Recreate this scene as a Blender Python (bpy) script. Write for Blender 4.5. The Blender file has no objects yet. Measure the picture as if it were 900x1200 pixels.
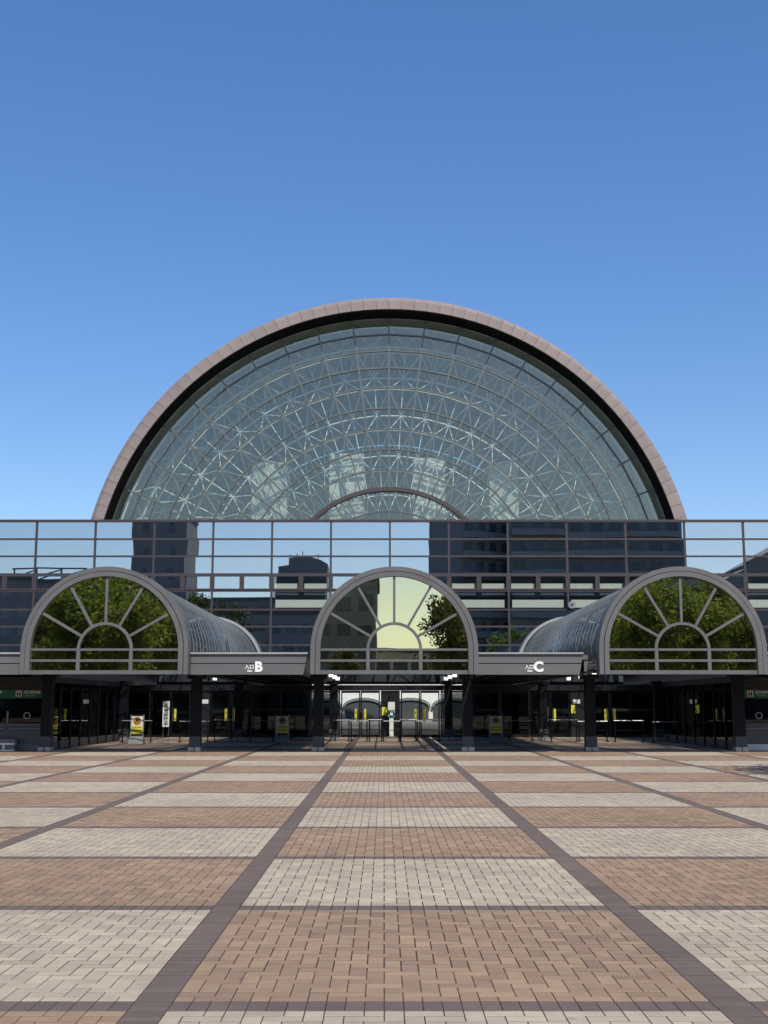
import bpy, math, random
import numpy as np
from mathutils import Vector, Matrix
random.seed(7)
rng = np.random.default_rng(7)
PI = math.pi
R = math.radians
scene = bpy.context.scene
col = scene.collection

# ------------------------------------------------------------------ camera
cd = bpy.data.cameras.new('camera')
cd.sensor_fit = 'VERTICAL'; cd.sensor_height = 36.0; cd.sensor_width = 36.0
cd.lens = 36.0 * 1400 / 1200
cd.clip_start = 0.1; cd.clip_end = 3000
cam = bpy.data.objects.new('camera', cd); col.objects.link(cam)
cam.location = (-0.3145, 0, 1.6)
cam.rotation_euler = (R(90 + 9.13), 0, 0)
scene.camera = cam

# ------------------------------------------------------------------ light
SUN = Vector((0.30, -0.86, 1.0)).normalized()          # direction towards the sun
w = bpy.data.worlds.new('World'); scene.world = w; w.use_nodes = True
nt = w.node_tree; bg = nt.nodes['Background']
sky = nt.nodes.new('ShaderNodeTexSky'); sky.sky_type = 'NISHITA'; sky.sun_disc = False
sky.sun_elevation = math.asin(SUN.z); sky.sun_rotation = math.atan2(SUN.x, SUN.y)
sky.altitude = 0; sky.air_density = 0.95; sky.dust_density = 0.7; sky.ozone_density = 2.8
gm_ = nt.nodes.new('ShaderNodeGamma'); gm_.inputs[1].default_value = 0.76          # flatter, bluer sky, as the phone camera drew it
hs_ = nt.nodes.new('ShaderNodeHueSaturation'); hs_.inputs['Saturation'].default_value = 1.42; hs_.inputs['Hue'].default_value = 0.511
nt.links.new(sky.outputs[0], gm_.inputs[0]); nt.links.new(gm_.outputs[0], hs_.inputs['Color'])
nt.links.new(hs_.outputs[0], bg.inputs[0]); bg.inputs[1].default_value = 0.15
sl = bpy.data.lights.new('sun', 'SUN'); sl.energy = 2.8; sl.angle = R(0.53); sl.color = (1, 0.935, 0.83)
so = bpy.data.objects.new('sun', sl); col.objects.link(so)
so.rotation_euler = SUN.to_track_quat('Z', 'Y').to_euler(); so.location = (30, -60, 90)
scene.view_settings.view_transform = 'Standard'; scene.view_settings.look = 'None'
scene.view_settings.exposure = 0.64; scene.view_settings.gamma = 1.0
cy = scene.cycles
cy.max_bounces = 9; cy.glossy_bounces = 5; cy.transparent_max_bounces = 28; cy.diffuse_bounces = 3
cy.caustics_reflective = False; cy.caustics_refractive = False
cy.sample_clamp_indirect = 6
cy.use_denoising = True

# ------------------------------------------------------------------ helpers
def srgb(r, g, b):
    f = lambda c: (c / 255 / 12.92) if c / 255 < 0.04045 else ((c / 255 + 0.055) / 1.055) ** 2.4
    return (f(r), f(g), f(b), 1)

def mat(name, color, rough=0.6, metal=0.0, var=0.12, scale=3.0, bump=0.0, bscale=40.0, spec=0.5):
    m = bpy.data.materials.new(name); m.use_nodes = True
    n = m.node_tree.nodes; l = m.node_tree.links; p = n['Principled BSDF']
    p.inputs['Roughness'].default_value = rough; p.inputs['Metallic'].default_value = metal
    p.inputs['Specular IOR Level'].default_value = spec
    tc = n.new('ShaderNodeTexCoord')
    no = n.new('ShaderNodeTexNoise'); no.inputs['Scale'].default_value = scale; no.inputs['Detail'].default_value = 6
    l.new(tc.outputs['Object'], no.inputs['Vector'])
    oi = n.new('ShaderNodeObjectInfo')
    mr = n.new('ShaderNodeMapRange'); mr.inputs[1].default_value = 0.25; mr.inputs[2].default_value = 0.75
    mr.inputs[3].default_value = 1 - var; mr.inputs[4].default_value = 1 + var
    l.new(no.outputs[0], mr.inputs[0])
    mr2 = n.new('ShaderNodeMapRange'); mr2.inputs[3].default_value = 1 - var * 0.5; mr2.inputs[4].default_value = 1 + var * 0.5
    l.new(oi.outputs['Random'], mr2.inputs[0])
    mu = n.new('ShaderNodeMath'); mu.operation = 'MULTIPLY'
    l.new(mr.outputs[0], mu.inputs[0]); l.new(mr2.outputs[0], mu.inputs[1])
    vm = n.new('ShaderNodeVectorMath'); vm.operation = 'SCALE'; vm.inputs[0].default_value = color[:3]
    l.new(mu.outputs[0], vm.inputs['Scale']); l.new(vm.outputs[0], p.inputs['Base Color'])
    if bump:
        n2 = n.new('ShaderNodeTexNoise'); n2.inputs['Scale'].default_value = bscale; n2.inputs['Detail'].default_value = 4
        l.new(tc.outputs['Object'], n2.inputs['Vector'])
        b = n.new('ShaderNodeBump'); b.inputs['Strength'].default_value = bump; b.inputs['Distance'].default_value = 0.01
        l.new(n2.outputs[0], b.inputs['Height']); l.new(b.outputs[0], p.inputs['Normal'])
    return m

def glass(name, refl, tint, fac, wave=0.0, wscale=0.6, rough=0.0):
    """thin coated glazing: mirror share + tinted see-through share, a little stronger at grazing angles"""
    m = bpy.data.materials.new(name); m.use_nodes = True
    n = m.node_tree.nodes; l = m.node_tree.links
    for x in list(n):
        if x.type == 'BSDF_PRINCIPLED': n.remove(x)
    out = n['Material Output']
    g = n.new('ShaderNodeBsdfAnisotropic'); g.inputs['Color'].default_value = (*refl, 1); g.inputs['Roughness'].default_value = rough
    t = n.new('ShaderNodeBsdfTransparent'); t.inputs['Color'].default_value = (*tint, 1)
    lw = n.new('ShaderNodeLayerWeight'); lw.inputs['Blend'].default_value = 0.5
    pw = n.new('ShaderNodeMath'); pw.operation = 'POWER'; pw.inputs[1].default_value = 4.5
    l.new(lw.outputs['Facing'], pw.inputs[0])
    mr = n.new('ShaderNodeMapRange'); mr.inputs[3].default_value = fac; mr.inputs[4].default_value = 0.95
    l.new(pw.outputs[0], mr.inputs[0])
    mx = n.new('ShaderNodeMixShader')
    l.new(mr.outputs[0], mx.inputs[0]); l.new(t.outputs[0], mx.inputs[1]); l.new(g.outputs[0], mx.inputs[2])
    l.new(mx.outputs[0], out.inputs[0])
    if wave:
        ge = n.new('ShaderNodeNewGeometry')
        no = n.new('ShaderNodeTexNoise'); no.inputs['Scale'].default_value = wscale; no.inputs['Detail'].default_value = 1
        l.new(ge.outputs['Position'], no.inputs['Vector'])
        b = n.new('ShaderNodeBump'); b.inputs['Strength'].default_value = 1.0; b.inputs['Distance'].default_value = wave
        l.new(no.outputs[0], b.inputs['Height']); l.new(b.outputs[0], g.inputs['Normal'])
    return m

class MB:
    def __init__(s): s.v = []; s.f = []
    def add(s, vs, fs):
        o = len(s.v); s.v += [tuple(p) for p in vs]; s.f += [tuple(i + o for i in f) for f in fs]; return s
    def box(s, x0, x1, y0, y1, z0, z1):
        return s.add([(x0,y0,z0),(x1,y0,z0),(x1,y1,z0),(x0,y1,z0),(x0,y0,z1),(x1,y0,z1),(x1,y1,z1),(x0,y1,z1)],
                     [(0,3,2,1),(4,5,6,7),(0,1,5,4),(1,2,6,5),(2,3,7,6),(3,0,4,7)])
    def prism(s, poly, y0, y1):
        """polygon in (x,z) extruded along y"""
        n = len(poly)
        return s.add([(x, y0, z) for x, z in poly] + [(x, y1, z) for x, z in poly],
                     [tuple(range(n)), tuple(range(2*n-1, n-1, -1))] + [(i, i+n, (i+1) % n + n, (i+1) % n) for i in range(n)])
    def tube(s, p, q, r0, r1=None, n=6):
        r1 = r0 if r1 is None else r1
        p = Vector(p); q = Vector(q); d = (q - p).normalized()
        a = d.orthogonal().normalized(); b = d.cross(a)
        ring = lambda c, r: [c + (a*math.cos(2*PI*i/n) + b*math.sin(2*PI*i/n))*r for i in range(n)]
        return s.add(ring(p, r0) + ring(q, r1), [(i, (i+1) % n, (i+1) % n + n, i+n) for i in range(n)] + [tuple(range(n-1, -1, -1)), tuple(range(n, 2*n))])
    def arc(s, cx, cz, r0, r1, a0, a1, y0, y1, n=24):
        """solid ring segment in the xz plane, extruded along y; angles in degrees from +x"""
        vs = []; fs = []
        for i in range(n+1):
            a = R(a0 + (a1-a0)*i/n); c, q = math.cos(a), math.sin(a)
            vs += [(cx+r0*c, y0, cz+r0*q), (cx+r1*c, y0, cz+r1*q), (cx+r1*c, y1, cz+r1*q), (cx+r0*c, y1, cz+r0*q)]
        for i in range(n):
            o = 4*i
            fs += [(o+k, o+(k+1) % 4, o+4+(k+1) % 4, o+4+k) for k in range(4)]
        fs += [(0,3,2,1), (4*n, 4*n+1, 4*n+2, 4*n+3)]
        return s.add(vs, fs)
    def mesh(s, name, m, smooth=False):
        me = bpy.data.meshes.new(name); me.from_pydata(s.v, [], s.f); me.update()
        import bmesh
        bm = bmesh.new(); bm.from_mesh(me); bmesh.ops.recalc_face_normals(bm, faces=bm.faces); bm.to_mesh(me); bm.free()
        if m: me.materials.append(m)
        if smooth: me.polygons.foreach_set('use_smooth', [True]*len(me.polygons))
        return me
    def build(s, name, m, parent=None, smooth=False):
        return link(name, s.mesh(name, m, smooth), parent, None)

def link(name, me, parent=None, loc=None, rot=None):
    o = bpy.data.objects.new(name, me); col.objects.link(o)
    base = Vector(loc) if loc is not None else Vector((0,0,0))
    if parent:
        o.parent = parent
        off = Vector((0,0,0)); p = parent
        while p: off += p.location; p = p.parent
        if rot is None and loc is None: o.location = -off
        else: o.location = base - off
    else: o.location = base
    if rot is not None: o.rotation_euler = rot
    return o

def tag(o, label=None, cat=None, group=None, kind=None):
    if label: o['label'] = label
    if cat: o['category'] = cat
    if group: o['group'] = group
    if kind: o['kind'] = kind
    return o

def thing(name, loc, label, cat, group=None):
    o = bpy.data.objects.new(name, None); col.objects.link(o); o.location = loc
    o.empty_display_size = 0.3
    return tag(o, label, cat, group)

def copy_tree(o, parent=None):
    c = o.copy(); col.objects.link(c); c.parent = parent
    for ch in list(o.children): copy_tree(ch, c)
    return c

def text_mesh(name, body, size, m, depth=0.01, bold=0.0, align='CENTER'):
    cu = bpy.data.curves.new(name, 'FONT'); cu.body = body; cu.size = size; cu.extrude = depth; cu.offset = bold
    cu.align_x = align; cu.align_y = 'CENTER'; cu.resolution_u = 4
    o = bpy.data.objects.new(name, cu); col.objects.link(o)
    dg = bpy.context.evaluated_depsgraph_get(); dg.update()
    me = bpy.data.meshes.new_from_object(o.evaluated_get(dg))
    bpy.data.objects.remove(o); bpy.data.curves.remove(cu)
    me.name = name; me.materials.clear(); me.materials.append(m)
    return me
TXT = (R(90), 0, 0)      # text standing up, facing -Y

# ------------------------------------------------------------------ materials
M = {}
M['arch'] = mat('arch_metal', (0.113, 0.114, 0.116), 0.5, 0.0, 0.13, 1.6)
M['fascia'] = mat('fascia_metal', (0.122, 0.126, 0.129), 0.42, 0.0, 0.10, 0.9)
M['coping'] = mat('coping_metal', (0.36, 0.37, 0.37), 0.35, 0.2, 0.1)
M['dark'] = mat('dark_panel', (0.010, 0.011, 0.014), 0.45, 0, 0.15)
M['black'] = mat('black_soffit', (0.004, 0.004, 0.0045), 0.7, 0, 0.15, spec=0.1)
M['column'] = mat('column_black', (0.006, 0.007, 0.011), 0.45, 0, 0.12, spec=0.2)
M['steel'] = mat('brushed_steel', (0.42, 0.43, 0.45), 0.38, 0.6, 0.12, 8)
M['rail'] = mat('rail_steel', (0.30, 0.31, 0.32), 0.4, 0.6, 0.08)
M['mullion'] = mat('brown_mullion', (0.054, 0.043, 0.045), 0.45, 0.1, 0.10)
M['rim'] = mat('rim_panel', (0.238, 0.196, 0.180), 0.55, 0.0, 0.12, 0.7, 0.05, 60)
M['rimback'] = mat('rim_joint', (0.03, 0.024, 0.024), 0.8)
M['bar'] = mat('dome_bar', (0.115, 0.130, 0.124), 0.4, 0.2, 0.1)
M['truss'] = mat('white_truss', (0.74, 0.77, 0.75), 0.45, 0, 0.06)
M['hallroof'] = mat('hall_ceiling', (0.50, 0.53, 0.50), 0.7, 0, 0.12, 0.3)
M['hallwall'] = mat('hall_wall', (0.36, 0.40, 0.38), 0.75, 0, 0.15, 0.2)
M['white'] = mat('white_paint', (0.78, 0.79, 0.77), 0.55, 0, 0.05)
M['bright_patch'] = mat('bright_patch_pale', (0.48, 0.51, 0.49), 0.7, 0, 0.2, 0.4)
M['concrete'] = mat('concrete', (0.34, 0.33, 0.31), 0.8, 0, 0.12, 1.2, 0.1)
M['floor_in'] = mat('inner_floor', (0.22, 0.21, 0.20), 0.35, 0, 0.1)
M['room'] = mat('room_dark', (0.05, 0.06, 0.07), 0.8)
M['blind'] = mat('blind_white', (0.80, 0.82, 0.76), 0.7, 0, 0.04)
M['rib'] = mat('vault_rib', (0.17, 0.185, 0.195), 0.4, 0.3, 0.1)
M['booth'] = mat('booth_panel', (0.10, 0.11, 0.117), 0.4, 0, 0.08)
M['booth2'] = mat('booth_skirting', (0.15, 0.17, 0.18), 0.5, 0, 0.1)
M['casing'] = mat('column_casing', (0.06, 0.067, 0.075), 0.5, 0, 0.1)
M['green'] = mat('green_sign', (0.006, 0.115, 0.062), 0.4, 0, 0.05)
M['yellow'] = mat('yellow_print', (0.78, 0.73, 0.06), 0.5, 0, 0.05)
M['orange'] = mat('orange_print', (0.75, 0.33, 0.04), 0.5, 0, 0.05)
M['gold'] = mat('brown_gold_print', (0.46, 0.22, 0.03), 0.5, 0, 0.5, 14)
M['ink'] = mat('black_ink', (0.012, 0.012, 0.014), 0.6)
M['grey'] = mat('grey_plastic', (0.20, 0.21, 0.22), 0.5)
M['teal'] = mat('teal_print', (0.08, 0.27, 0.30), 0.5, 0, 0.3, 20)
M['lamp'] = mat('lamp_white', (0.85, 0.85, 0.85), 0.4)
G = {}
G['facade'] = glass('facade_glass', (0.84, 0.88, 0.90), (0.62, 0.72, 0.74), 0.55, 0.0016, 0.35)
G['clear'] = glass('clear_window_glass', (0.80, 0.88, 0.92), (0.95, 0.97, 0.95), 0.17, 0.0016, 0.35)
G['dome'] = glass('dome_glass', (0.85, 0.85, 0.70), (0.93, 0.96, 0.93), 0.125, 0.002, 0.4)
G['arch'] = glass('arch_glass', (1.0, 0.92, 0.60), (0.45, 0.50, 0.38), 0.64, 0.0010, 0.8)
G['vault'] = glass('vault_glass', (0.86, 0.92, 0.94), (0.98, 0.985, 0.98), 0.085, 0.006, 1.2)
G['door'] = glass('door_glass', (0.6, 0.65, 0.65), (0.96, 0.98, 0.96), 0.025)
G['dim'] = glass('dim_glass', (0.5, 0.55, 0.52), (0.35, 0.38, 0.37), 0.06)

# ------------------------------------------------------------------ ground
S = 3.135; U = S / 30; D0 = 6.75          # paving module, brick unit, first cross band
LIGHT = (0.440, 0.365, 0.275); BROWN = (0.308, 0.212, 0.143); BAND = (0.150, 0.116, 0.099)

def paver(name, c, var):
    m = bpy.data.materials.new(name); m.use_nodes = True
    n = m.node_tree.nodes; l = m.node_tree.links; p = n['Principled BSDF']
    p.inputs['Roughness'].default_value = 0.85; p.inputs['Specular IOR Level'].default_value = 0.25
    at = n.new('ShaderNodeAttribute'); at.attribute_name = 'rnd'
    oi = n.new('ShaderNodeObjectInfo')
    a = n.new('ShaderNodeMath'); a.operation = 'ADD'; l.new(at.outputs['Fac'], a.inputs[0]); l.new(oi.outputs['Random'], a.inputs[1])
    fr = n.new('ShaderNodeMath'); fr.operation = 'FRACT'; l.new(a.outputs[0], fr.inputs[0])
    ramp = n.new('ShaderNodeValToRGB'); e = ramp.color_ramp.elements
    e[0].color = (*[x*(1-var) for x in c], 1); e[0].position = 0
    e[1].color = (*[min(1, x*(1+var)) for x in c], 1); e[1].position = 1
    e2 = ramp.color_ramp.elements.new(0.93); e2.color = (c[0]*(1+var*0.7), c[1]*(1+var*0.8), c[2]*(1+var*0.5), 1)
    e3 = ramp.color_ramp.elements.new(0.12); e3.color = (c[0]*(1-var*0.45), c[1]*(1-var*0.6), c[2]*(1-var*0.55), 1)
    e4 = ramp.color_ramp.elements.new(0.5); e4.color = (*c, 1)
    l.new(fr.outputs[0], ramp.inputs[0])
    ge = n.new('ShaderNodeNewGeometry')
    # grain, and broad worn / dusty patches
    def noise(sc, det, lo, hi):
        no = n.new('ShaderNodeTexNoise'); no.inputs['Scale'].default_value = sc; no.inputs['Detail'].default_value = det
        l.new(ge.outputs['Position'], no.inputs['Vector'])
        mr = n.new('ShaderNodeMapRange'); mr.inputs[1].default_value = 0.25; mr.inputs[2].default_value = 0.75
        mr.inputs[3].default_value = lo; mr.inputs[4].default_value = hi; l.new(no.outputs[0], mr.inputs[0]); return mr, no
    g1, n1 = noise(150, 5, 0.80, 1.20); g2, _ = noise(0.45, 6, 0.86, 1.12); g3, _ = noise(5, 6, 0.89, 1.10)
    mu = n.new('ShaderNodeMath'); mu.operation = 'MULTIPLY'; l.new(g1.outputs[0], mu.inputs[0]); l.new(g2.outputs[0], mu.inputs[1])
    m2 = n.new('ShaderNodeMath'); m2.operation = 'MULTIPLY'; l.new(mu.outputs[0], m2.inputs[0]); l.new(g3.outputs[0], m2.inputs[1])
    vo = n.new('ShaderNodeTexVoronoi'); vo.inputs['Scale'].default_value = 1.7; l.new(ge.outputs['Position'], vo.inputs['Vector'])
    sp = n.new('ShaderNodeMapRange'); sp.inputs[1].default_value = 0.03; sp.inputs[2].default_value = 0.06; sp.inputs[3].default_value = 0.72; sp.inputs[4].default_value = 1.0
    l.new(vo.outputs['Distance'], sp.inputs[0])
    m3 = n.new('ShaderNodeMath'); m3.operation = 'MULTIPLY'; l.new(m2.outputs[0], m3.inputs[0]); l.new(sp.outputs[0], m3.inputs[1])
    vm = n.new('ShaderNodeVectorMath'); vm.operation = 'SCALE'; l.new(ramp.outputs[0], vm.inputs[0]); l.new(m3.outputs[0], vm.inputs['Scale'])
    l.new(vm.outputs[0], p.inputs['Base Color'])
    b = n.new('ShaderNodeBump'); b.inputs['Strength'].default_value = 0.35; b.inputs['Distance'].default_value = 0.004
    l.new(n1.outputs[0], b.inputs['Height']); l.new(b.outputs[0], p.inputs['Normal'])
    return m
PM = [paver('paver_light', LIGHT, 0.15), paver('paver_brown', BROWN, 0.20), paver('paver_band', BAND, 0.10)]

def plaza_material():
    m = bpy.data.materials.new('plaza_surface'); m.use_nodes = True
    n = m.node_tree.nodes; l = m.node_tree.links; p = n['Principled BSDF']
    p.inputs['Roughness'].default_value = 0.85; p.inputs['Specular IOR Level'].default_value = 0.25
    ge = n.new('ShaderNodeNewGeometry'); sp = n.new('ShaderNodeSeparateXYZ'); l.new(ge.outputs['Position'], sp.inputs[0])
    def mth(op, a, b=None):
        x = n.new('ShaderNodeMath'); x.operation = op
        for i, q in enumerate((a, b)):
            if q is None: continue
            if isinstance(q, (int, float)): x.inputs[i].default_value = q
            else: l.new(q, x.inputs[i])
        return x.outputs[0]
    cx = mth('DIVIDE', mth('ADD', sp.outputs[0], S/2), S); cyy = mth('DIVIDE', mth('SUBTRACT', sp.outputs[1], D0), S)
    fx = mth('FRACT', cx); fy = mth('FRACT', cyy)
    ck = mth('MODULO', mth('ADD', mth('ADD', mth('FLOOR', cx), mth('FLOOR', cyy)), 1000), 2)
    ck = mth('GREATER_THAN', ck, 0.5)
    bx = mth('GREATER_THAN', mth('ABSOLUTE', mth('SUBTRACT', fx, 0.5)), 0.5 - 1/30)
    by = mth('GREATER_THAN', mth('ABSOLUTE', mth('SUBTRACT', fy, 0.5)), 0.5 - 1/30)
    bd = mth('MAXIMUM', bx, by)
    mx = n.new('ShaderNodeMix'); mx.data_type = 'RGBA'; l.new(ck, mx.inputs[0])
    mx.inputs[6].default_value = (*[x*0.95 for x in BROWN], 1); mx.inputs[7].default_value = (*[x*0.95 for x in LIGHT], 1)
    m2 = n.new('ShaderNodeMix'); m2.data_type = 'RGBA'; l.new(bd, m2.inputs[0]); l.new(mx.outputs[2], m2.inputs[6]); m2.inputs[7].default_value = (*BAND, 1)
    no = n.new('ShaderNodeTexNoise'); no.inputs['Scale'].default_value = 1.2; no.inputs['Detail'].default_value = 8
    l.new(ge.outputs['Position'], no.inputs['Vector'])
    mr = n.new('ShaderNodeMapRange'); mr.inputs[3].default_value = 0.8; mr.inputs[4].default_value = 1.2; l.new(no.outputs[0], mr.inputs[0])
    vm = n.new('ShaderNodeVectorMath'); vm.operation = 'SCALE'; l.new(m2.outputs[2], vm.inputs[0]); l.new(mr.outputs[0], vm.inputs['Scale'])
    l.new(vm.outputs[0], p.inputs['Base Color'])
    return m

tag(MB().add([(-600,-600,-0.016),(600,-600,-0.016),(600,700,-0.016),(-600,700,-0.016)], [(0,1,2,3)]).build('ground', plaza_material()), kind='structure')
paving = tag(bpy.data.objects.new('plaza_paving', None), kind='structure'); col.objects.link(paving)
bed = mat('joint_sand', (0.060, 0.046, 0.036), 0.95, 0, 0.3, 3, spec=0.1)

def in_view(x, y, pad):
    return abs(x + 0.3145) < (0.322 * max(y, 1) + pad)

bricks = []      # (x0, y0, nx, ny, material)  in units
cells = set()
for j in range(-2, 11):
    for i in range(-7, 8):
        ccx, ccy = i*S, D0 + (j+0.5)*S
        if not in_view(ccx, ccy + S/2, S*0.55 + 1.6) or ccy > 41.5: continue
        cells.add((i, j))
        k = 0 if (i + j) % 2 == 1 else 1
        ox, oy = i*30 - 15, j*30
        for a in range(1, 29):
            for b in range(1, 29):
                X, Y = ox + a, oy + b; mm = (X + Y) % 4
                if mm == 0: bricks.append((X, Y, 2 if a < 28 else 1, 1, k))
                elif mm == 1 and a == 1: bricks.append((X, Y, 1, 1, k))
                elif mm == 2: bricks.append((X, Y, 1, 2 if b < 28 else 1, k))
                elif mm == 3 and b == 1: bricks.append((X, Y, 1, 1, k))
        for a in range(1, 29): bricks.append((ox + a, oy - 1, 1, 2, 2))
        for b in range(30): bricks.append((ox - 1, oy + b - 1, 2, 1, 2))
bed_mb = MB()
for i, j in cells:
    x0, y0 = (i-0.5)*S - U, D0 + j*S - U
    bed_mb.add([(x0,y0,-0.0018),(x0+S,y0,-0.0018),(x0+S,y0+S,-0.0018),(x0,y0+S,-0.0018)], [(0,1,2,3)])
bed_mb.build('joint_sand', bed, paving)
ba = np.array(bricks, dtype=float)
X0 = ba[:,0]*U; Y0 = D0 + ba[:,1]*U; W = ba[:,2]*U; L = ba[:,3]*U
mid = X0 + W/2
# the 300 that show largest: the nearest ones inside the frame
vis = (np.abs(mid + 0.3145) < 0.322*(Y0) + 0.02) & (Y0 > 6.08)
order = np.argsort(np.where(vis, Y0 + 0.02*np.abs(mid), 1e9))
single = set(order[:300].tolist())
gap, gapy, ch, hgt = 0.0029, 0.0056, 0.0016, 0.012
shared = {}
def brick_mesh(nx, ny, k):
    key = (nx, ny, k)
    if key not in shared:
        a, b = nx*U/2 - gap, ny*U/2 - gapy
        vs = [(-a,-b,-hgt),(a,-b,-hgt),(a,b,-hgt),(-a,b,-hgt),(-a,-b,-ch),(a,-b,-ch),(a,b,-ch),(-a,b,-ch),
              (-a+ch,-b+ch,0),(a-ch,-b+ch,0),(a-ch,b-ch,0),(-a+ch,b-ch,0)]
        fs = [(8,9,10,11)] + [(o+i, o+(i+1) % 4, o+4+(i+1) % 4, o+4+i) for o in (0, 4) for i in range(4)] + [(3,2,1,0)]
        me = bpy.data.meshes.new('brick'); me.from_pydata(vs, [], fs); me.update(); me.materials.append(PM[k]); shared[key] = me
    return shared[key]
for idx in order[:300]:
    x, y, nx, ny, k = bricks[idx]
    o = bpy.data.objects.new('brick', brick_mesh(nx, ny, k)); col.objects.link(o); o.parent = paving
    o.location = ((x + nx/2)*U, D0 + (y + ny/2)*U, random.uniform(-0.0002, 0.0006))
    o.rotation_euler = (random.uniform(-.004, .004), random.uniform(-.004, .004), random.gauss(0, 0.004))
rest = np.array([q for q in range(len(bricks)) if q not in single])
n = len(rest); cxs = X0[rest] + W[rest]/2; cys = Y0[rest] + L[rest]/2
a = W[rest]/2 - gap; b = L[rest]/2 - gapy
zt = rng.uniform(-0.0003, 0.0006, n); tx = rng.uniform(-.004, .004, n); ty = rng.uniform(-.004, .004, n)
co = np.zeros((n, 8, 3))
for q, (sx, sy) in enumerate(((-1,-1),(1,-1),(1,1),(-1,1))):
    co[:, q, 0] = cxs + sx*a; co[:, q, 1] = cys + sy*b; co[:, q, 2] = -hgt
    co[:, q+4, 0] = cxs + sx*(a-ch); co[:, q+4, 1] = cys + sy*(b-ch); co[:, q+4, 2] = zt + sx*a*tx + sy*b*ty
quad = np.array([(4,5,6,7),(0,1,5,4),(1,2,6,5),(2,3,7,6),(3,0,4,7)])
fi = (np.arange(n)[:,None,None]*8 + quad[None]).reshape(-1)
me = bpy.data.meshes.new('brick_field'); me.vertices.add(n*8); me.vertices.foreach_set('co', co.reshape(-1))
me.loops.add(len(fi)); me.loops.foreach_set('vertex_index', fi.astype(np.int32))
nf = n*5; me.polygons.add(nf); me.polygons.foreach_set('loop_start', np.arange(nf, dtype=np.int32)*4)
me.polygons.foreach_set('material_index', np.repeat(ba[rest,4].astype(np.int32), 5))
me.update(calc_edges=True); me.validate(); me.shade_flat()
at = me.attributes.new('rnd', 'FLOAT', 'FACE'); at.data.foreach_set('value', np.repeat(rng.random(n), 5).astype(np.float32))
for m_ in PM: me.materials.append(m_)
tag(link('brick_field', me, paving), kind='stuff')

# ------------------------------------------------------------------ entrance hall: glass front at y = 63
FY = 63.0; NB = 12
ROWS = [11.23, 10.26, 9.34, 8.39, 7.50, 6.51, 5.62, 4.65, 3.70]
hall = thing('entrance_hall', (0, FY, 0), 'long low entrance hall with mirrored glass front in thin brown frames', 'building')
HX = (NB)*S
MB().box(-HX, HX, FY+0.45, FY+8.6, 11.0, 11.22).build('roof', M['concrete'], hall)
MB().box(-HX, HX, FY+0.35, FY+8.6, 5.75, 6.05).build('floor_slab', M['room'], hall)
MB().box(-HX, HX, FY+0.30, FY+8.6, 2.75, 3.30).build('floor_slab', M['room'], hall)
MB().box(-HX, HX, FY+5.0, FY+5.2, 3.31, 10.99).build('inner_wall', M['room'], hall)
for sx in (-1, 1):
    MB().box(sx*HX-0.2, sx*HX+0.2, FY-0.1, FY+8.6, 0, 11.24).build('end_wall', M['concrete'], hall)
MB().box(-HX, HX, FY-0.12, FY+0.44, 11.18, 11.30).build('parapet_cap', M['mullion'], hall)
mv = MB().box(-0.05, 0.05, -0.07, 0.13, 3.2, 11.17).mesh('mullion', M['mullion'])
for k in range(-NB, NB+1): link('mullion', mv, hall, (k*S, FY, 0), (0,0,0))
for z in ROWS[1:-1]:
    MB().box(-HX, HX, FY-0.052, FY+0.12, z-0.045, z+0.045).build('transom', M['mullion'], hall)
def pane_mesh(w_, h_, m_, t=0.012): return MB().box(-w_/2, w_/2, -t/2, t/2, -h_/2, h_/2).mesh('pane', m_)
BLIND = (-2, 1, 2, 3, 4, 6, 7)
for r in range(len(ROWS)-1):
    z1, z0 = ROWS[r], ROWS[r+1]
    if r == 3:
        wf = S/2 - 0.09; hf = z1 - z0 - 0.10
        fr = MB()
        fr.box(-wf/2, wf/2, -0.09, 0.05, hf/2-0.07, hf/2).box(-wf/2, wf/2, -0.09, 0.05, -hf/2, -hf/2+0.07)
        fr.box(-wf/2, -wf/2+0.07, -0.09, 0.05, -hf/2+0.071, hf/2-0.071).box(wf/2-0.07, wf/2, -0.09, 0.05, -hf/2+0.071, hf/2-0.071)
        fm = fr.mesh('window_frame', M['mullion']); pm = pane_mesh(wf-0.14, hf-0.14, G['facade']); pmc = pane_mesh(wf-0.14, hf-0.14, G['clear'])
        pst = MB().box(-0.06, 0.06, -0.068, 0.12, z0+0.046, z1-0.046).mesh('window_post', M['mullion'])
        for k in range(-NB, NB):
            for q in (0.25, 0.75):
                f_ = link('window_frame', fm, hall, ((k+q)*S, FY, (z0+z1)/2), (0,0,0))
                link('pane', pmc if k in BLIND else pm, f_, ((k+q)*S, FY, (z0+z1)/2), (random.gauss(0, .0006), 0, random.gauss(0, .0006)))
            link('window_post', pst, hall, ((k+0.5)*S, FY, 0), (0,0,0))
    else:
        pm = pane_mesh(S-0.08, z1-z0-0.07, G['facade']); pmc = pane_mesh(S-0.08, z1-z0-0.07, G['clear'])
        for k in range(-NB, NB):
            link('pane', pmc if r == 4 and k in BLIND else pm, hall, ((k+0.5)*S, FY, (z0+z1)/2), (random.gauss(0, .0007), 0, random.gauss(0, .0007)))
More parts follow.
